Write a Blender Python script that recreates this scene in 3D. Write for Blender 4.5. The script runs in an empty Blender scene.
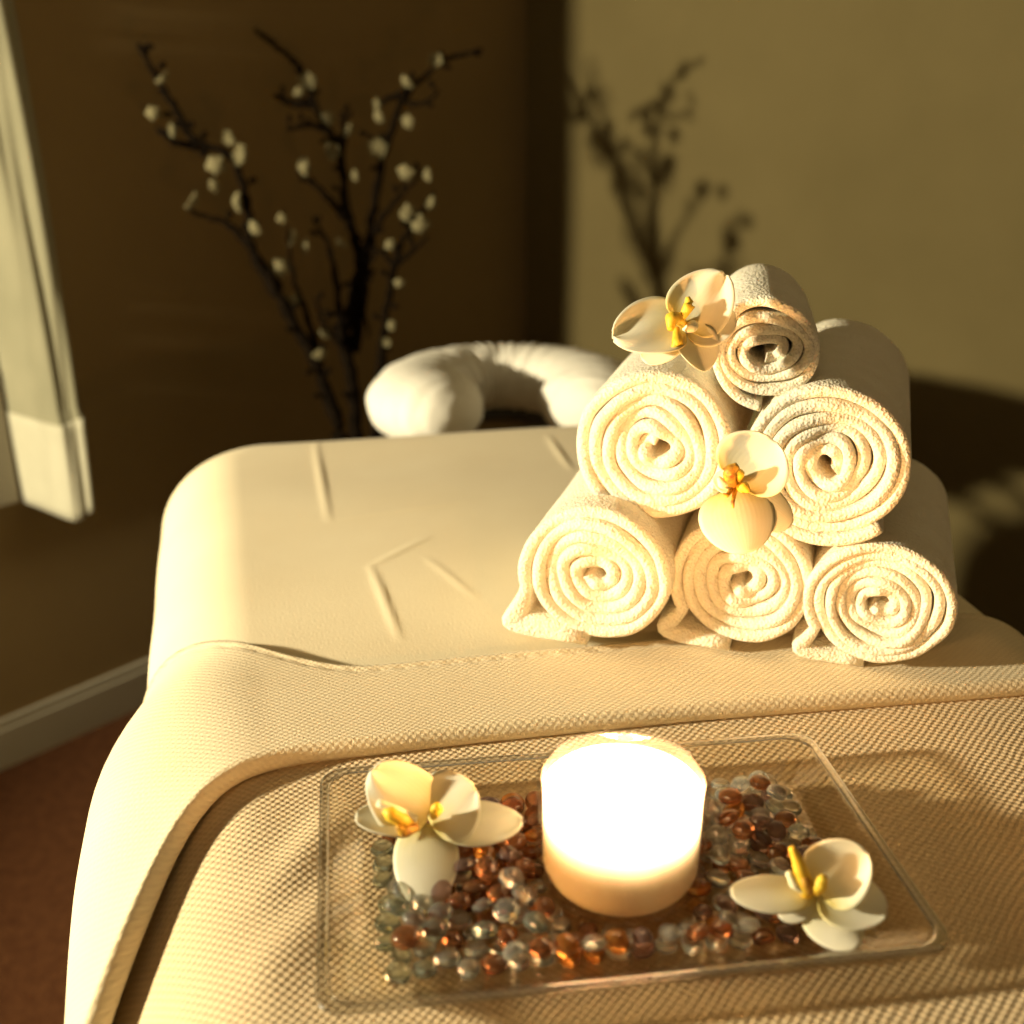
import bpy, bmesh, math, random
import numpy as np
from mathutils import Vector, Matrix, noise
R = math.radians
sc = bpy.context.scene
col = sc.collection
rnd = random.Random(7)

# ------------------------------------------------------------------ camera
PITCH = R(21.5); FPX = 1178.0; CAMZ = 1.068
cp, sp = math.cos(PITCH), math.sin(PITCH)
cam_d = bpy.data.cameras.new('camera'); cam = bpy.data.objects.new('camera', cam_d); col.objects.link(cam)
cam.location = (0, 0, CAMZ); cam.rotation_euler = (R(90) - PITCH, 0, 0)
cam_d.sensor_width = 36; cam_d.lens = 36 * FPX / 1024
cam_d.clip_start = 0.02
cam_d.dof.use_dof = True; cam_d.dof.focus_distance = 0.69
cam_d.dof.aperture_fstop = (cam_d.lens / 1000) / 0.0080
sc.camera = cam
RV = Vector((1, 0, 0)); DV = Vector((0, -sp, -cp)); FV = Vector((0, cp, -sp))
def at(px, py, z):
    """world point on the sight line of a photo pixel at camera depth z (used to survey the photo)"""
    return Vector((0, 0, CAMZ)) + FV * z + RV * ((px - 512) / FPX * z) + DV * ((py - 512) / FPX * z)

# ------------------------------------------------------------------ helpers
def tag(o, label=None, cat=None, group=None, kind=None):
    if label: o['label'] = label
    if cat: o['category'] = cat
    if group: o['group'] = group
    if kind: o['kind'] = kind
    return o
def empty(name, loc=(0, 0, 0), rz=0, label=None, cat=None, group=None):
    o = bpy.data.objects.new(name, None); col.objects.link(o)
    o.location = loc; o.rotation_euler = (0, 0, rz); o.empty_display_size = .05
    return tag(o, label, cat, group)
def link(name, me, mat, parent=None, smooth=True):
    o = bpy.data.objects.new(name, me); col.objects.link(o)
    if mat: me.materials.append(mat)
    if smooth: me.shade_smooth()
    if parent: o.parent = parent
    return o
def bm_obj(name, bm, mat, parent=None, smooth=True):
    bmesh.ops.recalc_face_normals(bm, faces=bm.faces)
    me = bpy.data.meshes.new(name); bm.to_mesh(me); bm.free()
    return link(name, me, mat, parent, smooth)
def grid_mesh(name, P, UV=None, close_u=False, close_v=False, flip=False):
    """P: (n, m, 3) array -> quad grid mesh"""
    n, m = P.shape[:2]
    idx = np.arange(n * m).reshape(n, m)
    a = np.vstack([idx, idx[:1]]) if close_u else idx
    if close_v: a = np.hstack([a, a[:, :1]])
    q = np.stack([a[:-1, :-1], a[1:, :-1], a[1:, 1:], a[:-1, 1:]], -1).reshape(-1, 4)
    if flip: q = q[:, ::-1]
    me = bpy.data.meshes.new(name)
    me.vertices.add(n * m); me.vertices.foreach_set('co', P.reshape(-1).astype(np.float32))
    me.loops.add(q.size); me.loops.foreach_set('vertex_index', q.reshape(-1).astype(np.int32))
    me.polygons.add(len(q)); me.polygons.foreach_set('loop_start', (np.arange(len(q)) * 4).astype(np.int32))
    me.update(calc_edges=True)
    if UV is not None:
        uvl = me.uv_layers.new(name='UVMap')
        uvl.data.foreach_set('uv', UV.reshape(-1, 2)[q.reshape(-1)].reshape(-1).astype(np.float32))
    me.validate()
    return me
def box(bm, c, s, rot=None):
    M = Matrix.Translation(c)
    if rot is not None: M = M @ rot
    M = M @ Matrix.Diagonal((s[0], s[1], s[2], 1))
    return bmesh.ops.create_cube(bm, size=1, matrix=M)
def bevel_all(bm, w, seg=2):
    bmesh.ops.bevel(bm, geom=bm.edges[:], offset=w, segments=seg, profile=.5, affect='EDGES', clamp_overlap=True)
def lathe(prof, seg=64):
    th = np.linspace(0, 2 * math.pi, seg, endpoint=False)
    p = np.array(prof)
    P = np.zeros((len(p), seg, 3))
    P[..., 0] = p[:, None, 0] * np.cos(th); P[..., 1] = p[:, None, 0] * np.sin(th); P[..., 2] = p[:, None, 1]
    return P
def lathe_obj(name, prof, seg, material, parent=None):
    me = grid_mesh(name, lathe(prof, seg), None, close_v=True)
    bm = bmesh.new(); bm.from_mesh(me)
    bmesh.ops.holes_fill(bm, edges=[e for e in bm.edges if e.is_boundary], sides=0)
    return bm_obj(name, bm, material, parent)
def tube(bm, pts, rads, seg=7):
    """tapering tube along points"""
    rings = []
    pts = [Vector(p) for p in pts]
    for i, p in enumerate(pts):
        d = (pts[min(i + 1, len(pts) - 1)] - pts[max(i - 1, 0)]).normalized()
        u = d.orthogonal().normalized() if abs(d.z) > .999 else d.cross(Vector((0, 0, 1))).normalized()
        w = d.cross(u)
        rings.append([bm.verts.new(p + (u * math.cos(t) + w * math.sin(t)) * rads[i]) for t in [2 * math.pi * k / seg for k in range(seg)]])
    for a, b in zip(rings, rings[1:]):
        for k in range(seg): bm.faces.new((a[k], a[(k + 1) % seg], b[(k + 1) % seg], b[k]))
    bm.faces.new(rings[0][::-1]); bm.faces.new(rings[-1])

# ------------------------------------------------------------------ materials
def mat(name):
    m = bpy.data.materials.new(name); m.use_nodes = True
    nt = m.node_tree; b = nt.nodes['Principled BSDF']
    return m, nt, b
def N(nt, t, **kw):
    n = nt.nodes.new(t)
    for k, v in kw.items():
        if k in n.inputs.keys(): n.inputs[k].default_value = v
        else: setattr(n, k, v)
    return n
def ramp(nt, fac, stops):
    r = nt.nodes.new('ShaderNodeValToRGB')
    el = r.color_ramp.elements
    while len(el) < len(stops): el.new(.5)
    for e, (p, c) in zip(el, stops): e.position = p; e.color = (*c, 1)
    nt.links.new(fac, r.inputs[0]); return r.outputs[0]
def bump(nt, b, h, dist, strength=1.0, prev=None):
    n = N(nt, 'ShaderNodeBump', Distance=dist, Strength=strength)
    nt.links.new(h, n.inputs['Height'])
    if prev: nt.links.new(prev, n.inputs['Normal'])
    nt.links.new(n.outputs[0], b.inputs['Normal']); return n.outputs[0]
def noise_mat(name, c1, c2, scale, rough=.8, bdist=.0, bscale=None, coord='Object', spec=.3):
    m, nt, b = mat(name)
    tc = N(nt, 'ShaderNodeTexCoord')
    n = N(nt, 'ShaderNodeTexNoise', Scale=scale, Detail=5.0, Roughness=.6)
    nt.links.new(tc.outputs[coord], n.inputs['Vector'])
    c = ramp(nt, n.outputs[0], [(.3, c1), (.7, c2)])
    nt.links.new(c, b.inputs['Base Color'])
    b.inputs['Roughness'].default_value = rough
    b.inputs['Specular IOR Level'].default_value = spec
    if bdist:
        n2 = N(nt, 'ShaderNodeTexNoise', Scale=bscale or scale, Detail=3.0)
        nt.links.new(tc.outputs[coord], n2.inputs['Vector'])
        bump(nt, b, n2.outputs[0], bdist)
    return m
def math_n(nt, op, a, b=None):
    n = nt.nodes.new('ShaderNodeMath'); n.operation = op
    for i, v in enumerate((a, b)):
        if v is None: continue
        if isinstance(v, (int, float)): n.inputs[i].default_value = v
        else: nt.links.new(v, n.inputs[i])
    return n.outputs[0]

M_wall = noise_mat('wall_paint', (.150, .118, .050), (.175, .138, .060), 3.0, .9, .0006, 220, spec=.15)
M_wall_warmed = noise_mat('wall_paint_candle_warmed', (.20, .14, .062), (.225, .16, .072), 3.0, .9, .0006, 220, spec=.1)  # same paint as the other wall, lightened and reddened to imitate candle light
M_ceil = noise_mat('ceiling_paint', (.55, .52, .44), (.6, .57, .48), 3.0, .95, spec=.1)
M_trim = noise_mat('trim_paint', (.30, .27, .20), (.34, .31, .24), 4.0, .6)
M_carpet = noise_mat('carpet_pile', (.075, .028, .012), (.12, .050, .020), 60, 1.0, .006, 350, spec=.05)
M_wood = noise_mat('table_wood', (.28, .15, .07), (.38, .22, .1), 12, .5)
M_vinyl = noise_mat('table_vinyl', (.18, .13, .09), (.2, .15, .1), 30, .5)
M_white_cloth = noise_mat('cradle_cover', (.80, .77, .68), (.86, .83, .74), 8, .85, .0012, 60, spec=.15)
M_bark = noise_mat('branch_bark', (.004, .003, .002), (.011, .007, .004), 90, 1.0, .001, 200, spec=.02)
M_vase = noise_mat('vase_glaze', (.05, .035, .025), (.08, .055, .04), 6, .3)
M_metal = noise_mat('dark_metal', (.05, .05, .05), (.08, .08, .08), 20, .4)

def terry():
    m, nt, b = mat('terry_cloth')
    tc = N(nt, 'ShaderNodeTexCoord')
    n = N(nt, 'ShaderNodeTexNoise', Scale=30.0, Detail=4.0)
    nt.links.new(tc.outputs['Object'], n.inputs['Vector'])
    nt.links.new(ramp(nt, n.outputs[0], [(.3, (.80, .73, .58)), (.7, (.88, .82, .68))]), b.inputs['Base Color'])
    v = N(nt, 'ShaderNodeTexVoronoi', Scale=520.0)
    nt.links.new(tc.outputs['Object'], v.inputs['Vector'])
    n2 = N(nt, 'ShaderNodeTexNoise', Scale=230.0, Detail=4.0)
    nt.links.new(tc.outputs['Object'], n2.inputs['Vector'])
    p = bump(nt, b, n2.outputs[0], .0014)
    bump(nt, b, v.outputs['Distance'], .0010, .8, p)
    b.inputs['Roughness'].default_value = 1; b.inputs['Specular IOR Level'].default_value = .05
    b.inputs['Sheen Weight'].default_value = .25; b.inputs['Sheen Tint'].default_value = (1, .95, .8, 1)
    b.inputs['Subsurface Weight'].default_value = .12; b.inputs['Subsurface Radius'].default_value = (.006, .004, .002)
    b.inputs['Subsurface Scale'].default_value = 1
    return m
M_terry = terry()

def cloth_mat(name, c1, c2, weave=None):
    m, nt, b = mat(name)
    uv = N(nt, 'ShaderNodeUVMap')
    sep = N(nt, 'ShaderNodeSeparateXYZ'); nt.links.new(uv.outputs[0], sep.inputs[0])
    n = N(nt, 'ShaderNodeTexNoise', Scale=9.0, Detail=5.0)
    nt.links.new(uv.outputs[0], n.inputs['Vector'])
    c = ramp(nt, n.outputs[0], [(.3, c1), (.7, c2)])
    if weave:
        ku = 2 * math.pi / weave[0]; kv = 2 * math.pi / weave[1]
        # distort slightly so the weave is not ruler-straight
        nz = N(nt, 'ShaderNodeTexNoise', Scale=14.0, Detail=2.0); nt.links.new(uv.outputs[0], nz.inputs['Vector'])
        off = math_n(nt, 'MULTIPLY', math_n(nt, 'SUBTRACT', nz.outputs[0], .5), .006)
        U = math_n(nt, 'ADD', sep.outputs[0], off); V = math_n(nt, 'ADD', sep.outputs[1], off)
        su = math_n(nt, 'SINE', math_n(nt, 'MULTIPLY', U, ku)); sv = math_n(nt, 'SINE', math_n(nt, 'MULTIPLY', V, kv))
        h = math_n(nt, 'ADD', math_n(nt, 'MULTIPLY', math_n(nt, 'MULTIPLY', su, sv), .5), .5)
        mix = N(nt, 'ShaderNodeMix', data_type='RGBA', blend_type='MULTIPLY'); 
        mix.inputs[0].default_value = weave[3]
        nt.links.new(c, mix.inputs[6])
        nt.links.new(ramp(nt, h, [(.12, (.33, .24, .14)), (.6, (1, 1, 1))]), mix.inputs[7])
        c = mix.outputs[2]
        p = bump(nt, b, h, weave[2])
        n3 = N(nt, 'ShaderNodeTexNoise', Scale=700.0, Detail=2.0); nt.links.new(uv.outputs[0], n3.inputs['Vector'])
        bump(nt, b, n3.outputs[0], .0006, .7, p)
    else:
        n3 = N(nt, 'ShaderNodeTexNoise', Scale=500.0, Detail=2.0); nt.links.new(uv.outputs[0], n3.inputs['Vector'])
        bump(nt, b, n3.outputs[0], .0004, .6)
    nt.links.new(c, b.inputs['Base Color'])
    b.inputs['Roughness'].default_value = .95; b.inputs['Specular IOR Level'].default_value = .08
    b.inputs['Sheen Weight'].default_value = .1
    return m
M_sheet = cloth_mat('smooth_sheet', (.83, .71, .48), (.88, .77, .54))
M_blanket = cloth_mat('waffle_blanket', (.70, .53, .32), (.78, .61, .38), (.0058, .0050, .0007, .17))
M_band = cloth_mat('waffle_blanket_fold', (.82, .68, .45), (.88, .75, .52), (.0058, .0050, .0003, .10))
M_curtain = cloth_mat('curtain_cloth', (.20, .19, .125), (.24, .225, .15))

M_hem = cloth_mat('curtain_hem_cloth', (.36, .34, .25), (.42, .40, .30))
def petal_mat():
    m, nt, b = mat('orchid_petal')
    uv = N(nt, 'ShaderNodeUVMap'); sep = N(nt, 'ShaderNodeSeparateXYZ'); nt.links.new(uv.outputs[0], sep.inputs[0])
    n = N(nt, 'ShaderNodeTexNoise', Scale=6.0, Detail=3.0); nt.links.new(uv.outputs[0], n.inputs['Vector'])
    f = math_n(nt, 'ADD', sep.outputs[0], math_n(nt, 'MULTIPLY', math_n(nt, 'SUBTRACT', n.outputs[0], .5), .25))
    nt.links.new(ramp(nt, f, [(.02, (.75, .62, .20)), (.28, (.82, .78, .56)), (.6, (.87, .84, .70))]), b.inputs['Base Color'])
    w = N(nt, 'ShaderNodeTexWave', Scale=5.0, Distortion=1.5); w.bands_direction = 'Y'
    nt.links.new(uv.outputs[0], w.inputs['Vector'])
    bump(nt, b, w.outputs['Fac'], .0001, .3)
    b.inputs['Roughness'].default_value = .6
    tr = N(nt, 'ShaderNodeBsdfTranslucent', Color=(.85, .78, .5, 1))
    mx = N(nt, 'ShaderNodeMixShader'); mx.inputs[0].default_value = .28
    nt.links.new(b.outputs[0], mx.inputs[1]); nt.links.new(tr.outputs[0], mx.inputs[2])
    nt.links.new(mx.outputs[0], nt.nodes['Material Output'].inputs[0])
    return m
M_petal = petal_mat()
M_lip = noise_mat('orchid_lip', (.75, .42, .02), (.9, .66, .08), 160, .5)
M_lip_red = noise_mat('orchid_throat', (.30, .08, .02), (.75, .45, .05), 260, .5)
M_column = noise_mat('orchid_column', (.85, .8, .5), (.9, .86, .66), 60, .5)
M_blossom = noise_mat('branch_blossom', (.15, .13, .065), (.21, .185, .10), 40, .8)

def thin_glass(name, tint, refl=1.0, base_rough=.03):
    """clear plastic / thin glass: sees straight through, mirrors at grazing angles"""
    m, nt, b = mat(name)
    nt.nodes.remove(b)
    lw = N(nt, 'ShaderNodeLayerWeight', Blend=.5)
    fr = math_n(nt, 'ADD', math_n(nt, 'MULTIPLY', math_n(nt, 'POWER', lw.outputs['Facing'], 4.0), .75), .045)
    tr = N(nt, 'ShaderNodeBsdfTransparent', Color=(*tint, 1))
    gl = N(nt, 'ShaderNodeBsdfGlossy', Roughness=base_rough)
    nz = N(nt, 'ShaderNodeTexNoise', Scale=40.0); tc = N(nt, 'ShaderNodeTexCoord')
    nt.links.new(tc.outputs['Object'], nz.inputs['Vector'])
    bp = N(nt, 'ShaderNodeBump', Distance=.0004, Strength=.5); nt.links.new(nz.outputs[0], bp.inputs['Height'])
    nt.links.new(bp.outputs[0], gl.inputs['Normal'])
    mx = N(nt, 'ShaderNodeMixShader')
    nt.links.new(math_n(nt, 'MULTIPLY', fr, refl), mx.inputs[0])
    nt.links.new(tr.outputs[0], mx.inputs[1]); nt.links.new(gl.outputs[0], mx.inputs[2])
    nt.links.new(mx.outputs[0], nt.nodes['Material Output'].inputs[0])
    return m
M_tray = thin_glass('clear_tray_plastic', (.92, .89, .83), 1.3)
M_rim = thin_glass('clear_rim_plastic', (.92, .90, .85), 5.0, .14)
M_glass = thin_glass('candle_glass', (.985, .98, .96), .8)
M_pane = thin_glass('window_glass', (.5, .5, .45), 1.2)

def gem_mat(name, c, dens):
    m, nt, b = mat(name)
    tc = N(nt, 'ShaderNodeTexCoord')
    n = N(nt, 'ShaderNodeTexNoise', Scale=120.0, Detail=2.0); nt.links.new(tc.outputs['Object'], n.inputs['Vector'])
    nt.links.new(ramp(nt, n.outputs[0], [(.3, tuple(x * .8 for x in c)), (.7, c)]), b.inputs['Base Color'])
    b.inputs['Transmission Weight'].default_value = dens
    b.inputs['Roughness'].default_value = .04; b.inputs['IOR'].default_value = 1.5
    b.inputs['Specular IOR Level'].default_value = .7
    # light also passes straight through the glass body
    tr = N(nt, 'ShaderNodeBsdfTransparent', Color=(*c, 1))
    mx = N(nt, 'ShaderNodeMixShader'); mx.inputs[0].default_value = .07
    nt.links.new(b.outputs[0], mx.inputs[1]); nt.links.new(tr.outputs[0], mx.inputs[2])
    nt.links.new(mx.outputs[0], nt.nodes['Material Output'].inputs[0])
    return m
GEM = {
    'clear': gem_mat('clear_gem_glass', (.93, .93, .86), .92),
    'green tinted': gem_mat('green_gem_glass', (.74, .80, .70), .93),
    'amber': gem_mat('amber_gem_glass', (.92, .42, .10), .88),
    'brown': gem_mat('brown_gem_glass', (.55, .24, .10), .85),
    'purple brown': gem_mat('plum_gem_glass', (.50, .32, .27), .85),
}

# ------------------------------------------------------------------ room shell
CORNER = Vector((.03, 2.58, 0))
D1 = Vector((.656, .755, 0)).normalized()      # along wall_left towards the corner
N1 = Vector((D1.y, -D1.x, 0))                  # into the room; also the run of wall_right away from the corner
H = 2.4
def wall_frame(axis_x, normal, origin):
    return Matrix(((axis_x.x, normal.x, 0, origin.x), (axis_x.y, normal.y, 0, origin.y), (0, 0, 1, 0), (0, 0, 0, 1)))
W1 = wall_frame(-D1, N1, CORNER)    # x runs away from the corner, y into the room
W2 = wall_frame(N1, -D1, CORNER)
def bx_in(bm, M, x0, x1, y0, y1, z0, z1):
    c = M @ Vector(((x0 + x1) / 2, (y0 + y1) / 2, (z0 + z1) / 2))
    box(bm, c, (x1 - x0, y1 - y0, z1 - z0), M.to_3x3().to_4x4())
WX0, WX1, WZ0, WZ1 = 1.27, 2.25, .50, 1.95    # window opening in wall_left (distance from the corner)
bm = bmesh.new()
for r in ((-.12, WX0, 0, H), (WX1, 4.6, 0, H), (WX0, WX1, 0, WZ0), (WX0, WX1, WZ1, H)):
    bx_in(bm, W1, r[0], r[1], -.12, 0, r[2], r[3])
tag(bm_obj('wall_left', bm, M_wall_warmed, smooth=False), 'dim beige wall with the window and curtain', kind='structure')
bm = bmesh.new(); bx_in(bm, W2, 0, 4.6, -.12, 0, 0, H)
tag(bm_obj('wall_right', bm, M_wall, smooth=False), 'olive beige wall lit behind the rolled towels', kind='structure')
bm = bmesh.new(); box(bm, (0.2, 0.2, -.05), (7.5, 7.5, .1))
tag(bm_obj('floor', bm, M_carpet, smooth=False), 'dark reddish brown carpet', kind='structure')
bm = bmesh.new(); box(bm, (0.2, 0.2, H + .05), (7.5, 7.5, .1))
tag(bm_obj('ceiling', bm, M_ceil, smooth=False), 'plain pale ceiling', kind='structure')
for nm, M in (('baseboard_left', W1), ('baseboard_right', W2)):
    bm = bmesh.new(); bx_in(bm, M, 0.0, 4.6, 0, .014, 0, .066); bx_in(bm, M, 0.0, 4.6, 0, .009, .066, .08)
    tag(bm_obj(nm, bm, M_trim, smooth=False), 'painted baseboard along the %s wall' % ('window' if M is W1 else 'lit'), kind='structure')
win = empty('window_1'); tag(win, 'low window beside the gathered curtain', kind='structure')
bm = bmesh.new(); c = .07
for r in ((WX0 - c, WX0, WZ0 - c, WZ1 + c), (WX1, WX1 + c, WZ0 - c, WZ1 + c), (WX0, WX1, WZ1, WZ1 + c), (WX0, WX1, WZ0 - c, WZ0)):
    bx_in(bm, W1, r[0], r[1], 0, .016, r[2], r[3])
bm_obj('window_casing', bm, M_trim, win, False)
bm = bmesh.new(); c = .04
for r in ((WX0, WX0 + c, WZ0, WZ1), (WX1 - c, WX1, WZ0, WZ1), (WX0 + c, WX1 - c, WZ0, WZ0 + c), (WX0 + c, WX1 - c, WZ1 - c, WZ1), (WX0 + c, WX1 - c, 1.18, 1.22)):
    bx_in(bm, W1, r[0], r[1], -.08, -.04, r[2], r[3])
bm_obj('window_sash', bm, M_trim, win, False)
bm = bmesh.new(); bx_in(bm, W1, WX0 + .04, WX1 - .04, -.064, -.058, WZ0 + .04, WZ1 - .04)
bm_obj('pane', bm, M_pane, win, False)

# ------------------------------------------------------------------ curtain
def curtain():
    # gathered panel pushed to the side of the window, hung on a rod above the picture
    root = empty('curtain', W1 @ Vector((1.165, .045, 0)), 0, 'narrow gathered white curtain hanging beside the low window, deep hem at its foot', 'curtain')
    zb, zt = .425, 2.16
    nx, nz = 90, 120
    s = np.linspace(0, 1, nx); zz = np.linspace(zb, zt, nz)
    S, Z = np.meshgrid(s, zz, indexing='ij')
    hgt = (Z - zb) / (zt - zb)
    ph = .01 + S * math.pi * .99 + .5 * np.sin(Z * 3)
    wdt = .064 + .09 * hgt
    x = (S - .5) * wdt * 1.15
    y = -.042 + (.110 + .006 * np.sin(Z * 3 + S * 2)) * np.sin(ph) ** .6 + .006 * np.sin(ph * 6 + np.sin(Z * 4) * 1.2) * np.sin(ph) + .002 * np.sin(ph * 13 + Z * 8)
    hem = (Z < zb + .15)
    y = np.where(hem, y * 1.05, y)
    zz2 = Z + .006 * np.sin(S * 9) * (1 - hgt) ** 4
    P = np.stack([x * -D1.x + y * N1.x, x * -D1.y + y * N1.y, zz2], -1)
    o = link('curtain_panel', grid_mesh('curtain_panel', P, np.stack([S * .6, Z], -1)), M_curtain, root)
    md = o.modifiers.new('thick', 'SOLIDIFY'); md.thickness = .002
    nh = int(.15 / (zt - zb) * nz) + 1
    Ph = P[:, :nh].copy(); c_ = np.array([0, 0, 0]) 
    out = np.array([N1.x, N1.y, 0]) * .0035 + np.array([-D1.x, -D1.y, 0])[None, None] * ((S[:, :nh, None] - .5) * .006)
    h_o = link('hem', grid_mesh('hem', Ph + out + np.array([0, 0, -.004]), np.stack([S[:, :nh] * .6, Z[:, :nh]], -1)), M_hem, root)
    h_o['label'] = 'paler doubled hem at the curtain foot'
    md = h_o.modifiers.new('thick', 'SOLIDIFY'); md.thickness = .002
    bm = bmesh.new()
    Mx = wall_frame(-D1, N1, Vector((0, 0, 0)))
    tube(bm, [Mx @ Vector((-.16, 0, 2.175)), Mx @ Vector((1.25, 0, 2.175))], [.011, .011], 12)
    for x in (-.12, 1.2): tube(bm, [Mx @ Vector((x, -.045, 2.175)), Mx @ Vector((x, .0, 2.175))], [.008, .008], 10)
    bm_obj('curtain_rod', bm, M_metal, root)
curtain()

# ------------------------------------------------------------------ massage table and its covers
TC = Vector((-.370, 1.2286, 0)); TROT = R(10.6)
EU = Vector((math.cos(TROT), math.sin(TROT), 0)); EV = Vector((math.sin(TROT), -math.cos(TROT), 0))
ZT = .680                      # height of the dressed surface
U0, U1, V0, V1 = -.012, .676, -.004, 1.86
RC, RB = .115, .085
def T(u, v, z=ZT): return TC + EU * u + EV * v + Vector((0, 0, z))
tbl = empty('massage_table', TC, 0, 'padded massage table dressed with beige sheet and woven blanket', 'massage table')
def local_t(u, v, z): return EU * u + EV * v + Vector((0, 0, z))
bm = bmesh.new(); rotT = Matrix(((EU.x, EV.x, 0, 0), (EU.y, EV.y, 0, 0), (0, 0, 1, 0), (0, 0, 0, 1)))
box(bm, local_t((U0 + U1) / 2 + .025, (V0 + V1) / 2, ZT - .055), (U1 - U0 - .12, V1 - V0 - .05, .07), rotT)
bevel_all(bm, .03, 4); bm_obj('padded_top', bm, M_vinyl, tbl)
bm = bmesh.new()
box(bm, local_t((U0 + U1) / 2 + .025, (V0 + V1) / 2, ZT - .115), (U1 - U0 - .14, V1 - V0 - .08, .05), rotT)
bevel_all(bm, .005, 2); bm_obj('top_frame', bm, M_wood, tbl)
for u in (.10, .60):
    for v in (.18, 1.66):
        bm = bmesh.new(); box(bm, local_t(u, v, (ZT - .14) / 2), (.045, .03, ZT - .14), rotT); bevel_all(bm, .004, 2)
        bm_obj('leg', bm, M_wood, tbl)

def smooth(x, a, b):
    t = np.clip((x - a) / (b - a), 0, 1); return t * t * (3 - 2 * t)
def drape(A, B, off, flare=.05, ripple=.012, seed=0.0):
    """flat cloth coordinates (A across, B along the table) -> world points of the cloth lying over the table edge"""
    ca = np.clip(A, U0 + RC, U1 - RC); cb = np.clip(B, V0 + RC, V1 - RC)
    da, db = A - ca, B - cb
    e = np.sqrt(da * da + db * db) + 1e-9
    na, nb = da / e, db / e
    s = np.maximum(e - (RC - RB), 0)
    ang = np.minimum(s / RB, math.pi / 2)
    hang = np.maximum(s - RB * math.pi / 2, 0)
    per = A * 1.0 + B * 1.0 + np.arctan2(nb, na) * .25
    rip = ripple * (np.sin(per * 17 + seed) + .5 * np.sin(per * 31 + 2 + seed)) * smooth(hang, .0, .22)
    rad = np.where(s > 0, (RC - RB) + (RB + off) * np.sin(ang) + flare * hang + rip, e)
    z = np.where(s > 0, -RB + (RB + off) * np.cos(ang) - hang, off)
    u = ca + na * rad; v = cb + nb * rad
    u = u + .056 * np.clip(v - .1, 0, .8) * (1 - smooth(A, 0, .35))      # cover pulled in a little toward the foot
    P = np.stack([TC.x + EU.x * u + EV.x * v, TC.y + EU.y * u + EV.y * v, ZT + z], -1)
    return P
def seg_d(A, B, p, q):
    p = np.array(p); q = np.array(q); d = q - p; L = np.dot(d, d)
    t = np.clip(((A - p[0]) * d[0] + (B - p[1]) * d[1]) / L, 0, 1)
    return np.hypot(A - p[0] - t * d[0], B - p[1] - t * d[1]), t
def px_t(px, py):
    """table coordinates of the point of the table surface under a photo pixel"""
    k = DV * ((py - 512) / FPX) + RV * ((px - 512) / FPX) + FV
    s = (CAMZ - ZT) / -k.z
    d = Vector((k.x * s, k.y * s, 0)) - TC
    return d.dot(EU), d.dot(EV)
def low_noise(A, B, sc_, amp, seed):
    r = np.random.RandomState(seed); o = np.zeros_like(A)
    for i in range(7):
        th = r.uniform(0, math.pi); f = sc_ * r.uniform(.6, 1.7)
        o += np.sin((A * math.cos(th) + B * math.sin(th)) * f + r.uniform(0, 6.28))
    return o / 7 * amp

# smooth sheet over the head half of the table
a = np.arange(U0 - .46, U1 + .46, .0032); b = np.arange(-.40, .72, .0032)
A, B = np.meshgrid(a, b, indexing='ij')
h = low_noise(A, B, 22, .0028, 3) + low_noise(A, B, 9, .002, 5)
creases = [((316, 440), (321, 522), .0016), ((360, 568), (384, 640), .0017), ((360, 568), (425, 538), .0013),
           ((548, 436), (572, 470), .0016), ((325, 520), (480, 500), .0008), ((420, 560), (470, 600), .0008)]
for p, q, hh in creases:
    d, t = seg_d(A, B, px_t(*p), px_t(*q))
    w = .0030
    h += hh * np.exp(-(d / w) ** 2) * np.sin(np.clip(t, .02, .98) * math.pi) ** .5
P = drape(A, B, .0 + h * .9, .05, .010, 1.0)
sheet = link('sheet', grid_mesh('sheet', P, np.stack([A, B], -1)), M_sheet)
tag(sheet, 'smooth creased beige sheet over the head half of the massage table', 'sheet')

# woven blanket over the foot half
def fold_v(A):
    xs = np.linspace(-.5, 1.2, 700)
    ys = np.interp(xs, [-.5, -.3, -.1, -.03, 0, .015, .036, .053, .09, .2, .36, .58, 1.2], [.95, .93, .90, .865, .825, .775, .722, .701, .687, .684, .684, .692, .70])
    ys = np.convolve(np.pad(ys, 8, mode='edge'), np.ones(17) / 17, mode='valid')
    return np.interp(A, xs, ys)
a = np.arange(U0 - .46, U1 + .46, .006); t = np.linspace(0, 1, 215)
A, Tt = np.meshgrid(a, t, indexing='ij')
B = .62 + (V1 + .42 - .62) * Tt
hs = low_noise(A, B, 14, .004, 8) + low_noise(A, B, 30, .0018, 9)
# soft wrinkle swells running away from the fold across the left part
for p, q, hh, w in (((170, 930), (330, 800), .008, .012), ((150, 1010), (300, 890), .007, .014), ((330, 810), (470, 770), .004, .012)):
    d, tt = seg_d(A, B, px_t(*p), px_t(*q)); hs += hh * np.exp(-(d / w) ** 2) * np.sin(np.clip(tt, .02, .98) * math.pi)
edge_s = smooth(B, .62, .76)
P = drape(A, B, .0035 + hs * .6 * edge_s, .05, .012, 2.0)
blanket = link('blanket', grid_mesh('blanket', P, np.stack([A, B], -1)), M_blanket)
tag(blanket, 'tan waffle weave blanket covering the foot half of the massage table, under the tray', 'blanket')

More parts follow.
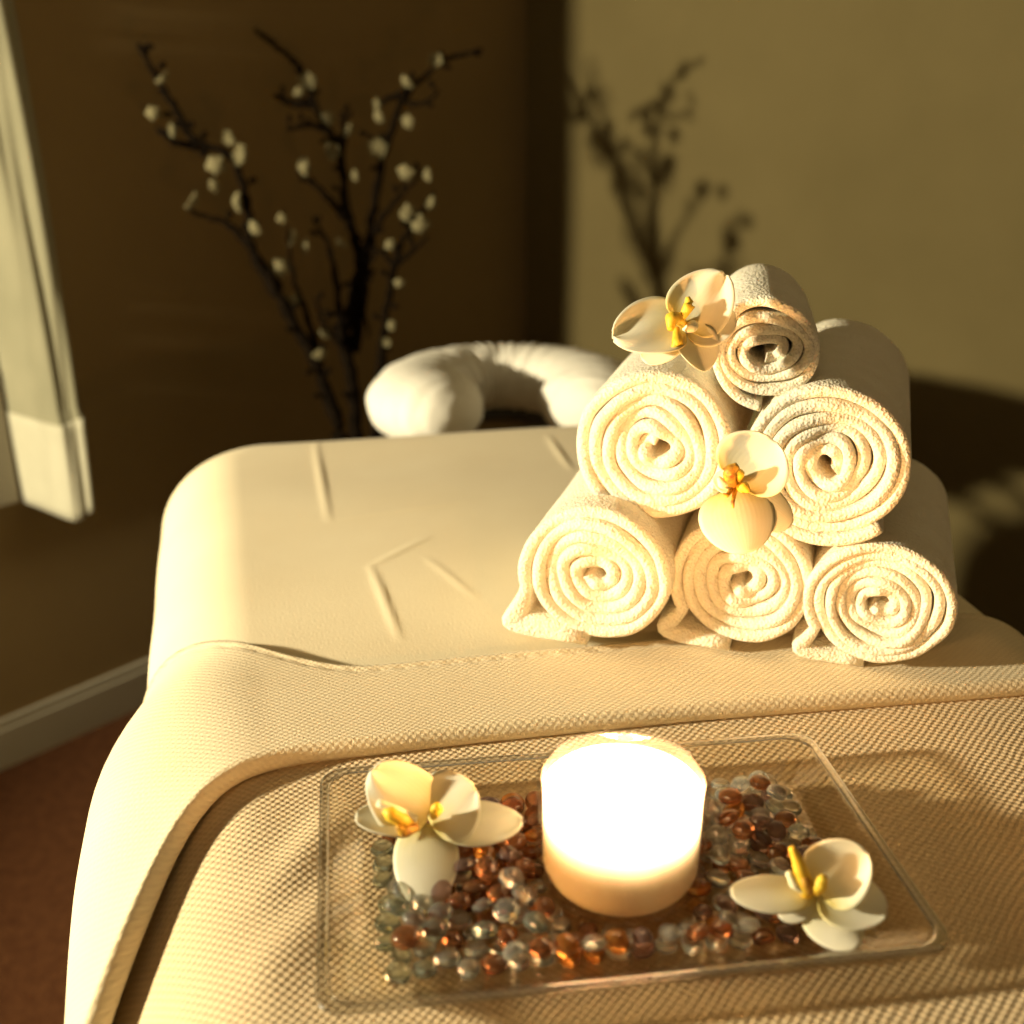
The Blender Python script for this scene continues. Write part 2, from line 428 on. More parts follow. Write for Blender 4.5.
# turned-back blanket end: a folded band with a thick rounded fold towards the foot
prof = []   # (fraction from hem to fold | offset past fold, height)
for k in range(40): 
    f = k / 39
    prof.append((f, .0042 + .006 * (1 - (1 - f) ** 2) ** .8 if f > 0 else .0038))
P_list, UVs = [], []
aa = np.arange(U0 - .46, U1 + .46, .006)
vf = fold_v(aa); vh = .580 - .095 * smooth(-aa, -.16, .02)
rows = []
FR = .0062
for k in range(-1, 48):
    f = max(k, 0) / 47
    hgt = .0068 + .0078 * (f ** 1.5)
    if k == -1: hgt = .0045
    rows.append((f, 0.0, hgt))
for k in range(1, 14):
    th = math.pi * k / 13
    rows.append((1.0, FR * math.sin(th), .0068 + .0078 - FR + FR * math.cos(th)))
for k in range(1, 5): rows.append((1.0, -.010 * k, .0022 + .0026))
NA, NR = len(aa), len(rows)
A = np.repeat(aa[:, None], NR, 1); B = np.zeros_like(A); O = np.zeros_like(A); V = np.zeros_like(A)
for j, (f, dv, hgt) in enumerate(rows):
    B[:, j] = vh + (vf - FR - vh) * f + dv; O[:, j] = hgt; V[:, j] = vh + (vf - vh) * f + (FR * math.pi * (j - 48) / 13 if 48 <= j < 62 else 0) 
dimple = .0022 * np.exp(-((B - vh[:, None] - .007) / .0022) ** 2) * (np.sin(A * 2 * math.pi / .009) * .5 + .5)
nb_ = low_noise(A, B, 18, .003, 11)
side = smooth(-A, -.08, .03)
O = O + nb_ * .5 * (np.array([r[0] for r in rows])[None] > .02) - dimple * (np.array([r[1] for r in rows])[None] == 0) + side * .021 * smooth(np.array([r[0] for r in rows])[None], .0, .40) * (1 - .5 * smooth(np.array([r[0] for r in rows])[None], .5, 1.)) - .0035 * side * (1 - smooth(np.array([r[0] for r in rows])[None], .0, .3))
P = drape(A, B, O, .05, .012, 2.0)
band = link('folded_blanket', grid_mesh('folded_blanket', P, np.stack([A, V], -1)), M_band)
tag(band, 'woven blanket end folded into a thick band across the table, under the towels', 'blanket')

# ------------------------------------------------------------------ face cradle cushion
def cradle():
    u0, v0 = .402, -.170
    root = empty('face_cradle', T(u0, v0, 0), 0, 'horseshoe face cradle with wrinkled white cover beyond the table head', 'face cradle')
    n, m = 120, 40
    th = np.linspace(R(-52), R(232), n); ph = np.linspace(0, 2 * math.pi, m, endpoint=False)
    TH, PH = np.meshgrid(th, ph, indexing='ij')
    ax, by, tr = .112, .132, .056
    endf = np.minimum((TH - th[0]) / R(30), (th[-1] - TH) / R(30)); endf = np.sqrt(np.clip(1 - (1 - np.clip(endf, 0, 1)) ** 2, 0.0, 1))
    wr = .0016 * (np.sin(TH * 19 + 2.2 * np.sin(PH * 2 + TH * 3)) + .8 * np.sin(TH * 33 + 3 * np.sin(TH * 4) + PH)) * (.35 + .65 * np.clip(-np.cos(PH), 0, 1)) + .002 * np.sin(TH * 47 + PH * 2)
    rr = (tr + wr) * (.05 + .95 * endf)
    cx, cy = ax * np.cos(TH), by * np.sin(TH)
    rx = rr * (1.20 - .22 * np.clip(np.sin(TH), 0, 1)) * np.cos(PH)
    zz = rr * .86 * np.sin(PH)
    lx, ly = np.cos(TH), np.sin(TH)
    L = np.hypot(lx * by, ly * ax); lx, ly = lx * by / L, ly * ax / L
    X = cx + rx * lx; Y = cy + rx * ly
    zz = zz - .012 * (Y / .17)      # tilted slightly: far rim a little higher
    zc = .648
    P = np.stack([EU.x * X - EV.x * Y, EU.y * X - EV.y * Y, zz + zc], -1)
    me = grid_mesh('cushion', P, None, close_v=True)
    bm = bmesh.new(); bm.from_mesh(me)
    for e_idx in (0, n - 1):
        pass
    bmesh.ops.holes_fill(bm, edges=[e for e in bm.edges if e.is_boundary], sides=0)
    cush = bm_obj('cushion', bm, M_white_cloth, root)
    bm = bmesh.new()
    pts = [EU * (.085 * math.cos(t)) - EV * (.10 * math.sin(t)) + Vector((0, 0, .597)) for t in [R(-45 + 270 * k / 20) for k in range(21)]]
    tube(bm, pts, [.011] * 21, 8)
    for s in (-.07, .07): tube(bm, [EU * s + EV * .08 + Vector((0, 0, .592)), EU * s + EV * .26 + Vector((0, 0, .565))], [.008, .008], 8)
    bm_obj('support_frame', bm, M_metal, root)
cradle()

# ------------------------------------------------------------------ rolled towels
TOW_ROT = R(-17)
def towel(cx, cz, front, Rr, length, turns, seed, label, tail=None, sx=1.0, sz=1.0, flat=0.0, rot=TOW_ROT, cpos=None, phase=0.0, tail_a=212, fill=1.8):
    r = random.Random(seed)
    t = (Rr - .0035) / (turns + .5)                      # layer pitch
    pts = []; n = int(turns * 64)
    end = R(tail_a) if tail else R(200 + phase * 57)
    p1, p2, p3 = (r.uniform(0, 6) for _ in range(3))
    for k in range(n + 1):
        th = end - (n - k) / 64 * 2 * math.pi
        rad = .0035 + t * .28 + (Rr - .0035 - t * .78) * (k / n)
        wob = 1 + .085 * math.sin(th * 2.0 + p1 + k / n * 5) * (1.05 - k / n) + .04 * math.sin(th * 3 + p2 + k / n * 4) * (1.1 - k / n) + .012 * math.sin(th * 2.3 + p3)
        q = flat * (1 - k / n)
        x = rad * math.cos(th) * wob * sx * (1 + .9 * q); z = rad * math.sin(th) * wob * sz * (1 - .45 * q)
        pts.append((x, z))
    if tail:
        x0, z0 = pts[-1]
        zb = -Rr * sz + t * .45
        xt = -Rr * sx - tail
        for f in (.25, .5, .75, 1.0): pts.append((x0 + (xt + .004 - x0) * f ** 1.4, z0 + (zb + .008 - z0) * f))
        for k in range(1, 6):
            a = math.pi / 2 * k / 5
            pts.append((xt + .004 - .003 * math.sin(2 * a) + .010 * (1 - math.cos(a)), zb + .008 * (1 - math.sin(a))))
        xe = pts[-1][0]
        for f in (.3, .6, 1.0): pts.append((xe + (-.006 - xe) * f, zb - .0005))
    pts = np.array(pts); m = len(pts)
    tg = np.gradient(pts, axis=0); tg /= np.linalg.norm(tg, axis=1)[:, None] + 1e-9
    nr = np.stack([tg[:, 1], -tg[:, 0]], 1)              # outward for a counter-clockwise spiral
    hw = t * .5
    HW = np.full(m, 1.0)
    if tail:
        nt_ = m - (n + 1)
        HW[n + 1:] = np.interp(np.arange(nt_), [0, 3, 9, nt_], [1.15, fill, fill, 1.2])
        HW[n - 10:n + 1] = np.linspace(1, 1.15, 11)
    # cross-section of the towel band: rounded folded lips at both ends
    cs = []
    lip = hw * .8
    for k in range(9):
        a = -math.pi / 2 + math.pi * k / 8
        cs.append((hw * math.sin(a), lip - lip * 1.25 * math.cos(a)))
    for f in (.12, .25, .4, .55, .7, .85): cs.append((hw, lip + (length - 2 * lip) * f))
    for k in range(9):
        a = math.pi / 2 - math.pi * k / 8
        cs.append((hw * math.sin(a), length - lip + lip * math.cos(a)))
    for f in (.85, .5, .15): cs.append((-hw, lip + (length - 2 * lip) * f))
    cs = np.array(cs); c = len(cs)
    arc = np.linspace(0, 1, m)
    P = np.zeros((m, c, 3))
    yoff = np.array([.0045 * noise.noise(Vector((k * .045, seed * 3.1, 0))) + .0016 * math.sin(k * .31 + seed) for k in range(m)])
    dome = -.004 * (1 - arc) ** 2
    P[..., 0] = pts[:, None, 0] + nr[:, None, 0] * np.where(cs[None, :, 0] < 0, cs[None, :, 0] * HW[:, None], cs[None, :, 0])
    P[..., 2] = pts[:, None, 1] + nr[:, None, 1] * np.where(cs[None, :, 0] < 0, cs[None, :, 0] * HW[:, None], cs[None, :, 0])
    fr = 1 - cs[None, :, 1] / length
    P[..., 1] = cs[None, :, 1] + (yoff - dome)[:, None] * fr ** 2
    # fine irregularity
    for i in range(m):
        for j in range(c):
            v = Vector(P[i, j]) * 62 + Vector((seed * 7, 0, 0))
            P[i, j] += np.array(noise.noise_vector(v)) * .0008
    me = grid_mesh('rolled_towel', P, None, close_v=True)
    bm = bmesh.new(); bm.from_mesh(me); bmesh.ops.holes_fill(bm, edges=[e for e in bm.edges if e.is_boundary], sides=0)
    o = bm_obj('rolled_towel', bm, M_terry)
    o.location = cpos if cpos else (cx, front, cz)
    o.rotation_euler = (0, 0, rot)
    return tag(o, label, 'towel', 'rolled white towels stacked in a pyramid')
ZS = ZT + .012
tw = dict(length=.19)
def fpos(px, py, z): return at(px, py, z)
G = 'rolled white towels stacked in a pyramid'
towel(0, 0, 0, .0525, .19, 5.0, 1, 'thick rolled white towel with a loose front flap, bottom row, under the round roll', .010, tail_a=196, fill=2.9, cpos=(.0555, .708, ZS + .0500), sx=1.05, sz=.97)
towel(0, 0, 0, .0500, .19, 5.0, 2, 'rolled white towel in the middle of the bottom row, under the hanging orchid', .005, cpos=(.1520, .703, ZS + .0485))
towel(0, 0, 0, .0470, .19, 6.0, 3, 'rolled towel at the shaded end of the bottom row, tight small spiral', .002, cpos=(.2350, .676, ZS + .0445), sx=1.06, sz=.97)
towel(0, 0, 0, .0560, .17, 5.5, 4, 'rolled white towel in the second row, below the top orchid', None, cpos=(.0925, .722, ZS + .1345), phase=1.2)
towel(0, 0, 0, .0555, .20, 6.0, 5, 'large rolled towel in the second row, its long shaded back toward the lit wall', None, cpos=(.1955, .690, ZS + .1350), phase=2.0)
towel(0, 0, 0, .0345, .12, 4.0, 6, 'small rolled hand towel on top of the pyramid, beside the orchid', None, cpos=(.1560, .708, ZS + .2025), sx=1.0, sz=1.12, flat=.55, phase=1.2, rot=R(-10))

# ------------------------------------------------------------------ orchids
def petal(name, root, base, tip, width, nrm, cup=.25, curl=.0, wave=.0, power=.8, ruffle=0.0, fold=0.0):
    base, tip, nrm = Vector(base), Vector(tip), Vector(nrm)
    d = tip - base; L = d.length; d.normalize()
    s = d.cross(nrm).normalized(); nn = s.cross(d).normalized()
    n, m = 22, 17
    P = np.zeros((n, m, 3)); UV = np.zeros((n, m, 2))
    for i in range(n):
        t = i / (n - 1)
        w = width * .5 * (math.sin(math.pi * min(1, (t ** power) * .965 + .03)) ** .48) * (.88 + .12 * t)
        for j in range(m):
            q = -1 + 2 * j / (m - 1)
            hgt = cup * width * .5 * q * q * (w / (width * .5)) + curl * L * t * t + wave * L * math.sin(t * math.pi) \
                + ruffle * L * math.sin(q * 5 + t * 4) * t + fold * w * q
            p = base + d * (L * t) + s * (w * q) + nn * hgt
            P[i, j] = p; UV[i, j] = (t, q * .5 + .5)
    o = link(name, grid_mesh(name, P, UV), M_petal, root)
    md = o.modifiers.new('thick', 'SOLIDIFY'); md.thickness = .0007; md.offset = 0
    o.matrix_parent_inverse = Matrix.Translation(-root.location)
    return o
def blob_chain(name, root, pts, rads, material):
    bm = bmesh.new()
    P2, R2 = [], []
    pts = [Vector(p) for p in pts]
    for i in range(len(pts) - 1):
        for k in range(4):
            f = k / 4; P2.append(pts[i].lerp(pts[i + 1], f)); R2.append(rads[i] * (1 - f) + rads[i + 1] * f)
    P2.append(pts[-1]); R2.append(rads[-1])
    tube(bm, P2, R2, 10)
    o = bm_obj(name, bm, material, root); o.matrix_parent_inverse = Matrix.Translation(-root.location)
    return o
def orchid(cpx, cpy, depth, petals, lip, label, base_off=(0, 0, 0)):
    """petals: (kind, dx, dy, toward viewer [px], width px, normal (right, up, toward viewer), dict)"""
    C = at(cpx, cpy, depth); k = depth / FPX
    def off(dx, dy, dz): return C + RV * (dx * k) + DV * (dy * k) - FV * (dz * k)
    root = empty('orchid_flower', C, 0, label, 'orchid flower', 'loose white orchid flowers')
    for kind, bx_, by_, dx, dy, dz, w, nrm, kw in petals:
        n = RV * nrm[0] - DV * nrm[1] - FV * nrm[2]
        petal(kind, root, off(bx_, by_, 0), off(dx, dy, dz), w * k, n, **kw)
    for name, pts, rads, m in lip:
        blob_chain(name, root, [off(*p) for p in pts], [r * k for r in rads], m)
    return root
# on top of the pyramid
orchid(683, 326, .700, [
    ('petal', 0, 0, -70, 8, 10, 76, (-.2, .5, 1), dict(cup=.22, curl=-.10, power=.62, ruffle=.05)),
    ('petal', 0, 0, 40, -50, 8, 72, (.2, .3, 1), dict(cup=.18, curl=.10, power=.62, ruffle=.06)),
    ('sepal', 2, 2, 52, -6, 2, 54, (.2, .2, 1), dict(cup=.2, curl=.10)),
    ('sepal', 2, 4, 22, 44, 16, 50, (.2, .3, 1), dict(cup=.45, curl=-.12, power=.7)),
    ('sepal', -2, 4, -40, 34, 4, 44, (-.1, .4, 1), dict(cup=.2, curl=-.1)),
  ], [('lip', [(2, 0, 2), (-8, -6, 14), (-14, -4, 22), (-16, 8, 26)], [4, 6, 7, 3], M_lip),
      ('lip_lobe', [(-4, -4, 10), (4, -18, 16), (2, -26, 18)], [3, 6, 2], M_lip),
      ('lip_lobe', [(-8, 4, 12), (-8, 20, 18), (-14, 27, 18)], [3, 6, 2], M_lip),
      ('column', [(2, 4, 2), (8, 2, 12), (4, 6, 20)], [4, 6, 4], M_column)],
  'white orchid resting on top of the towel pyramid beside the small roll')
# hanging between the rolls
orchid(737, 486, .668, [
    ('petal', 0, -2, 34, -46, 8, 84, (-.2, .1, 1), dict(cup=.30, curl=.05, power=.75, fold=.15)),
    ('petal', -4, 4, 8, 66, 12, 84, (0, .3, 1), dict(cup=-.22, curl=-.05, power=.7)),
    ('sepal', 2, 4, 58, 38, -8, 50, (.1, .1, 1), dict(cup=-.2, curl=-.05)),
    ('sepal', -2, 0, -22, -10, 0, 26, (-.2, .1, 1), dict(cup=.2, curl=-.2)),
  ], [('lip', [(-2, 0, 2), (-10, -4, 16), (-12, -14, 24), (-4, -20, 26)], [4, 6, 7, 3], M_lip_red),
      ('lip_lobe', [(-2, 2, 8), (4, 2, 18), (8, 6, 20)], [3, 6, 2], M_lip),
      ('lip_lobe', [(-8, 2, 10), (-18, -2, 18), (-22, -8, 20)], [3, 5, 2], M_column),
      ('tendril', [(-8, 4, 12), (-14, 10, 22), (-18, 8, 24)], [2.5, 2, 1], M_lip_red),
      ('tendril', [(-4, 4, 12), (-8, 16, 20), (-8, 22, 22)], [2.5, 2, 1], M_lip_red),
      ('column', [(0, -4, 2), (0, -12, 14), (-6, -16, 18)], [4, 5, 3], M_lip)],
  'white orchid tucked between the stacked towel rolls, its lower petal hanging')
# on the gems at the tray end
orchid(430, 818, .566, [
    ('petal', -2, 2, -58, -48, -4, 78, (-.1, .8, 1), dict(cup=-.08, curl=.04, power=.62, ruffle=.05)),
    ('petal', -2, 0, 46, -28, -4, 84, (0, .7, 1), dict(cup=-.04, curl=.02, power=.75, ruffle=.02)),
    ('petal', 6, 2, 92, -2, 4, 58, (.1, 1, .9), dict(cup=-.25, curl=-.08, power=.85, ruffle=.03)),
    ('sepal', -4, 6, -2, 76, 40, 70, (0, .5, 1), dict(cup=-.18, curl=-.04, power=.7)),
    ('sepal', -8, 4, -74, -2, 8, 46, (-.1, .9, .7), dict(cup=.15, curl=.02)),
  ], [('lip', [(-14, 2, 12), (-26, -4, 22), (-38, -12, 26), (-44, -14, 26)], [5, 8, 8, 3], M_lip),
      ('throat', [(-12, 4, 18), (-24, 6, 28), (-30, 0, 32)], [4, 6, 2], M_lip_red),
      ('lip_lobe', [(4, -4, 10), (8, -14, 20), (8, -20, 22)], [4, 7, 3], M_lip),
      ('column', [(-14, -2, 14), (-30, -14, 24), (-50, -22, 26)], [5, 4, 4], M_column)],
  'white orchid lying on gems at the tray end, broad petals spread flat')
# beside the candle
orchid(812, 893, .534, [
    ('petal', -2, 0, -82, -6, 8, 50, (-.1, 1, .7), dict(cup=-.15, curl=-.06, power=.8)),
    ('petal', 6, -2, 52, -44, 6, 74, (-.3, .5, 1), dict(cup=.34, curl=.06, power=.65)),
    ('petal', 6, 2, 70, 16, 10, 66, (-.3, .7, .8), dict(cup=.25, curl=.10, power=.7)),
    ('sepal', 0, 4, 38, 40, 32, 60, (0, .7, 1), dict(cup=-.3, curl=-.04, power=.7)),
    ('sepal', 0, 2, -34, 22, 8, 34, (0, .9, .8), dict(cup=-.15)),
  ], [('lip', [(-6, 0, 6), (-12, -16, 14), (-18, -36, 16), (-24, -50, 14)], [6, 9, 6, 3], M_lip),
      ('lip_lobe', [(-8, -4, 10), (-22, -14, 16), (-28, -26, 16)], [4, 5, 3], M_column),
      ('throat', [(-6, -6, 14), (-12, -18, 20), (-14, -22, 22)], [4, 6, 3], M_lip_red),
      ('column', [(2, -4, 8), (2, -14, 20), (6, -24, 24)], [5, 8, 4], M_lip)],
  'white orchid with upright yellow lip lying on gems beside the candle')

# ------------------------------------------------------------------ tray
TRC = Vector((.0455, .4770)); TRR = R(8.0)
def tray_w(x, y, z=0): return Vector((TRC.x + x * math.cos(TRR) - y * math.sin(TRR), TRC.y + x * math.sin(TRR) + y * math.cos(TRR), ZT + .0065 + z))
def rrect(hx, hy, r, n=9):
    out = []
    for cx, cy, a0 in ((hx - r, hy - r, 0), (-hx + r, hy - r, 90), (-hx + r, -hy + r, 180), (hx - r, -hy + r, 270)):
        for k in range(n):
            a = R(a0 + 90 * k / (n - 1)); out.append((cx + r * math.cos(a), cy + r * math.sin(a)))
    return np.array(out)
def ring_obj(name, rings, m, parent):
    P = np.zeros((len(rings), 36, 3))
    for i, (hx, hy, r, z) in enumerate(rings):
        q = rrect(hx, hy, r)
        P[i, :, 0] = q[:, 0]; P[i, :, 1] = q[:, 1]; P[i, :, 2] = z
    me = grid_mesh(name, P, None, close_v=True)
    bm = bmesh.new(); bm.from_mesh(me)
    return bm_obj(name, bm, m, parent)
tray = empty('serving_tray', tray_w(0, 0), TRR, 'clear rectangular plastic tray with sloped rim holding glass gems and a candle', 'tray')
ring_obj('tray_body', [(.001, .001, .0005, .0022), (.1150, .0660, .010, .0022), (.1170, .0680, .011, .0028), (.132, .0822, .012, .0148), (.1345, .0842, .012, .0158),
    (.1338, .0835, .012, .0140), (.1180, .0690, .011, .0004), (.1150, .0655, .010, 0), (.001, .001, .0005, 0)], M_tray, tray)
RIMR = [(.1365 + .0026 * math.cos(a), .0864 + .0026 * math.cos(a), .013, .0152 + .0013 * math.sin(a)) for a in [2 * math.pi * k / 10 for k in range(11)]]
ring_obj('rim', RIMR, M_rim, tray)

# ------------------------------------------------------------------ candle
CX, CY = .0520, .4670
CZ = ZT + .0065 + .0030
cand = empty('candle', (CX, CY, CZ), 0, 'lit cream candle in a short round clear glass tumbler', 'candle')
RO, HT = .0405, .0620
prof = [(.0002, 0.0)]
for k in range(9):
    a = R(90 * k / 8); prof.append((RO - .016 + .016 * math.sin(a), .016 - .016 * math.cos(a)))
prof += [(RO, .03), (RO, .045), (RO, HT - .0012), (RO - .0004, HT - .0003), (RO - .0013, HT), (RO - .0022, HT - .0004), (RO - .0026, HT - .0014), (RO - .0026, .045), (RO - .0026, .030)]
for k in range(9):
    a = R(90 - 90 * k / 8); prof.append((RO - .0166 + .014 * math.sin(a), .018 - .014 * math.cos(a)))
prof.append((.0002, .004))
lathe_obj('glass_tumbler', prof, 72, M_glass, cand)
def wax_mat():
    m, nt, b = mat('glowing_wax')
    tc = N(nt, 'ShaderNodeTexCoord'); sep = N(nt, 'ShaderNodeSeparateXYZ'); nt.links.new(tc.outputs['Object'], sep.inputs[0])
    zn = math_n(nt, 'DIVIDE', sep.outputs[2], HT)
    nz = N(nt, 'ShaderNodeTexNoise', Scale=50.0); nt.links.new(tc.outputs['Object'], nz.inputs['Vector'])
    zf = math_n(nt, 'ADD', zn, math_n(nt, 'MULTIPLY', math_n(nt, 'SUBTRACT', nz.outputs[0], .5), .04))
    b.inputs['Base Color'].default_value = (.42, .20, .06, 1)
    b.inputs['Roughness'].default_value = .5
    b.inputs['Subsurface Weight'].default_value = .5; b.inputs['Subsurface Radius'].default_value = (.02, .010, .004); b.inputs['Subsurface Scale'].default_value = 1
    # emission graded by height, standing in for flame light soaking through the wax
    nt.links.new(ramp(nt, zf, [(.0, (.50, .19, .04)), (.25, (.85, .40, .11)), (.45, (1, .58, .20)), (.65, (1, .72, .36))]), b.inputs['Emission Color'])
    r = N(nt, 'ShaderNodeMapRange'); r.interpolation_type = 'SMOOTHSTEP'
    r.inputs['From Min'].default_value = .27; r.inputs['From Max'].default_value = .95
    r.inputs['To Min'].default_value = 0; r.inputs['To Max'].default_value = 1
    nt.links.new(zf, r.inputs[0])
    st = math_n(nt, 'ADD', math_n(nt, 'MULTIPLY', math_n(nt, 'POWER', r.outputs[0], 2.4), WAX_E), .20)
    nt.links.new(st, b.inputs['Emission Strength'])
    return m
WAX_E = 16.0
M_wax = wax_mat()
RI = RO - .0031
wp = [(.0002, .0046)]
for k in range(9):
    a = R(90 * k / 8); wp.append((RI - .0135 + .0135 * math.sin(a), .0181 - .0135 * math.cos(a)))
wp += [(RI, .026), (RI, .034), (RI, .040), (RI, .047), (RI, .0550), (RI - .0012, .0563), (RI - .0022, .0555), (RI - .003, .050), (RI - .006, .0455), (RI - .012, .0440), (.012, .0433), (.0002, .0430)]  # thin film up the glass added so the inside glows white
lathe_obj('wax', wp, 64, M_wax, cand)
bm = bmesh.new(); tube(bm, [(0, 0, .0425), (.0004, 0, .047), (.0012, 0, .0515)], [.0009, .0009, .0006], 8)
bm_obj('wick', bm, M_bark, cand)
mF, nt, b = mat('flame_light')
nzf = N(nt, 'ShaderNodeTexNoise', Scale=30.0); tcf = N(nt, 'ShaderNodeTexCoord'); nt.links.new(tcf.outputs['Object'], nzf.inputs['Vector'])
nt.links.new(ramp(nt, nzf.outputs[0], [(.3, (1, .60, .22)), (.7, (1, .70, .32))]), b.inputs['Emission Color'])
b.inputs['Emission Strength'].default_value = 60; b.inputs['Base Color'].default_value = (1, .7, .3, 1)
fp = [(.0002, .0435), (.0022, .0450), (.0034, .0510), (.0034, .0535), (.0024, .057), (.0012, .0605), (.0002, .063)]
lathe_obj('flame', fp, 20, mF, cand)

# ------------------------------------------------------------------ glass gems
gem_mesh = {}
def gem_shape(seed):
    r = random.Random(seed)
    bm = bmesh.new(); bmesh.ops.create_uvsphere(bm, u_segments=22, v_segments=14, radius=1)
    for v in bm.verts:
        z = v.co.z
        k = 1 + .05 * noise.noise(v.co * 1.4 + Vector((seed * 5, 0, 0)))
        v.co.x *= k; v.co.y *= k
        v.co.z = (.74 * z if z > 0 else .5 * math.copysign(abs(z) ** .8, z))
    me = bpy.data.meshes.new('glass_gem'); bm.to_mesh(me); bm.free(); me.shade_smooth(); return me
shapes = [gem_shape(i) for i in range(4)]
def gem_me(colr, i):
    key = (colr, i)
    if key not in gem_mesh:
        me = shapes[i].copy(); me.name = 'glass_gem'; me.materials.append(GEM[colr]); gem_mesh[key] = me
    return gem_mesh[key]
cl = Vector((CX - TRC.x, CY - TRC.y)); cl = Vector((cl.x * math.cos(TRR) + cl.y * math.sin(TRR), -cl.x * math.sin(TRR) + cl.y * math.cos(TRR)))
def gem_color(x, y):
    q = rnd.random()
    if x < -.085: pal = [('green tinted', .62), ('clear', .3), ('brown', .08)]
    elif x < -.035:
        pal = [('brown', .46), ('purple brown', .12), ('clear', .28), ('amber', .08), ('green tinted', .06)] if y > -.022 else [('clear', .55), ('brown', .24), ('green tinted', .16), ('amber', .05)]
    elif x < .042:
        pal = [('clear', .45), ('amber', .36), ('brown', .12), ('purple brown', .07)] if y < 0 else [('brown', .5), ('amber', .2), ('clear', .3)]
    elif y > .015: pal = [('clear', .64), ('purple brown', .10), ('amber', .10), ('brown', .16)]
    else: pal = [('brown', .32), ('clear', .46), ('purple brown', .15), ('amber', .07)]
    for c, w in pal:
        q -= w
        if q <= 0: return c
    return pal[0][0]
def zone(x, y):
    if x < -.085: return 'at the tray end under the flat white orchid'
    if x < -.035: return 'between the flat white orchid and the candle'
    if x < .042: return 'in front of the candle, along the tray rim' if y < 0 else 'behind the candle'
    if y > .015: return 'in the heap behind the candle, near the towels'
    return 'around the orchid with the upright yellow lip'
GP = []
def pack(num, ok, z0, seed):
    r = np.random.RandomState(seed)
    pts = []
    while len(pts) < num:
        x, y = r.uniform(-.108, .108), r.uniform(-.060, .060)
        if ok(x, y): pts.append((x, y))
    p = np.array(pts); rad = r.uniform(.0053, .0069, num)
    for it in range(160):
        d = p[:, None] - p[None]; dist = np.hypot(d[..., 0], d[..., 1]) + 1e-6
        ov = np.maximum((rad[:, None] + rad[None]) * .97 - dist, 0); np.fill_diagonal(ov, 0)
        p += (d / dist[..., None] * ov[..., None]).sum(1) * .35
        cd = p - np.array([cl.x, cl.y]); cr = np.hypot(cd[:, 0], cd[:, 1])
        lim = (RO - .010 if z0 < .006 else RO + .0005) + rad
        push = np.maximum(lim - cr, 0); p += cd / cr[:, None] * push[:, None]
        p[:, 0] = np.clip(p[:, 0], -.1140 + rad, .1140 - rad); p[:, 1] = np.clip(p[:, 1], -.0655 + rad, .0640 - rad)
    return [(p[k, 0], p[k, 1], rad[k], z0 + rad[k] * .5 + .0004) for k in range(num)]
GP += pack(158, lambda x, y: math.hypot(x - cl.x, y - cl.y) > RO - .004, .0022, 1)
def keep(new):
    for g in new:
        if all((g[0] - q[0]) ** 2 + (g[1] - q[1]) ** 2 + (g[3] - q[3]) ** 2 * 1.6 > ((g[2] + q[2]) * .84) ** 2 for q in GP): GP.append(g)
base_layer = GP; GP = []
for k in range(13):
    GP.append((-.062 + .0112 * k + rnd.uniform(-.0006, .0006), -.0588 + rnd.uniform(-.0008, .0008), rnd.uniform(.0054, .0060), .0058))
for k in range(10):
    GP.append((-.054 + .0118 * k + rnd.uniform(-.001, .001), -.0605 + rnd.uniform(-.0008, .0008), rnd.uniform(.0052, .0060), .0134))
for k in range(6):
    a = R(-140 + 20 * k); GP.append((cl.x + .0415 * math.cos(a) * 1.06, max(cl.y + .0415 * math.sin(a) * 1.06, -.0505), .0052, .0056)) if abs(a + R(90)) > R(32) else None
keep(base_layer)
GP += pack(70, lambda x, y: math.hypot(x - cl.x, y - cl.y) > RO + .006 and abs(x) < .100 and abs(y) < .046 and (x < -.03 or x > .045) and not (y < -.036 and -.07 < x < .07), .0092, 2)
GP += pack(16, lambda x, y: (x > .055 and y > .0 and x < .095 and y < .04) or (-.075 < x < -.045 and -.02 < y < .02), .0160, 3)
extra = []
for _ in range(9000):
    if len(GP) >= 296: break
    r = rnd.uniform(.0050, .0062); x = rnd.uniform(-.106, .106); y = rnd.uniform(-.0585, .0575)
    zc = .0022 + r * .5 + (.0062 if len(GP) % 2 else 0)
    dc = math.hypot(x - cl.x, y - cl.y)
    if dc < (RO - .008 + r if zc < .006 else RO + .0005 + r): continue
    keep([(x, y, r, zc)])
print('gems', len(GP))
for i, (x, y, r, zc) in enumerate(GP):
    c = gem_color(x, y); z = zone(x, y)
    o = bpy.data.objects.new('glass_gem', gem_me(c, rnd.randrange(4))); col.objects.link(o)
    o.location = tray_w(x, y, zc)
    t = .25 if zc < .0065 else .55
    o.rotation_euler = (rnd.uniform(-t, t), rnd.uniform(-t, t), rnd.uniform(0, 6.28))
    o.scale = (r, r * rnd.uniform(.86, 1), r * rnd.uniform(.85, 1.05))
    tag(o, '%s glass gem %s' % (c, z), 'glass gem', '%s glass gems %s' % (c, z))

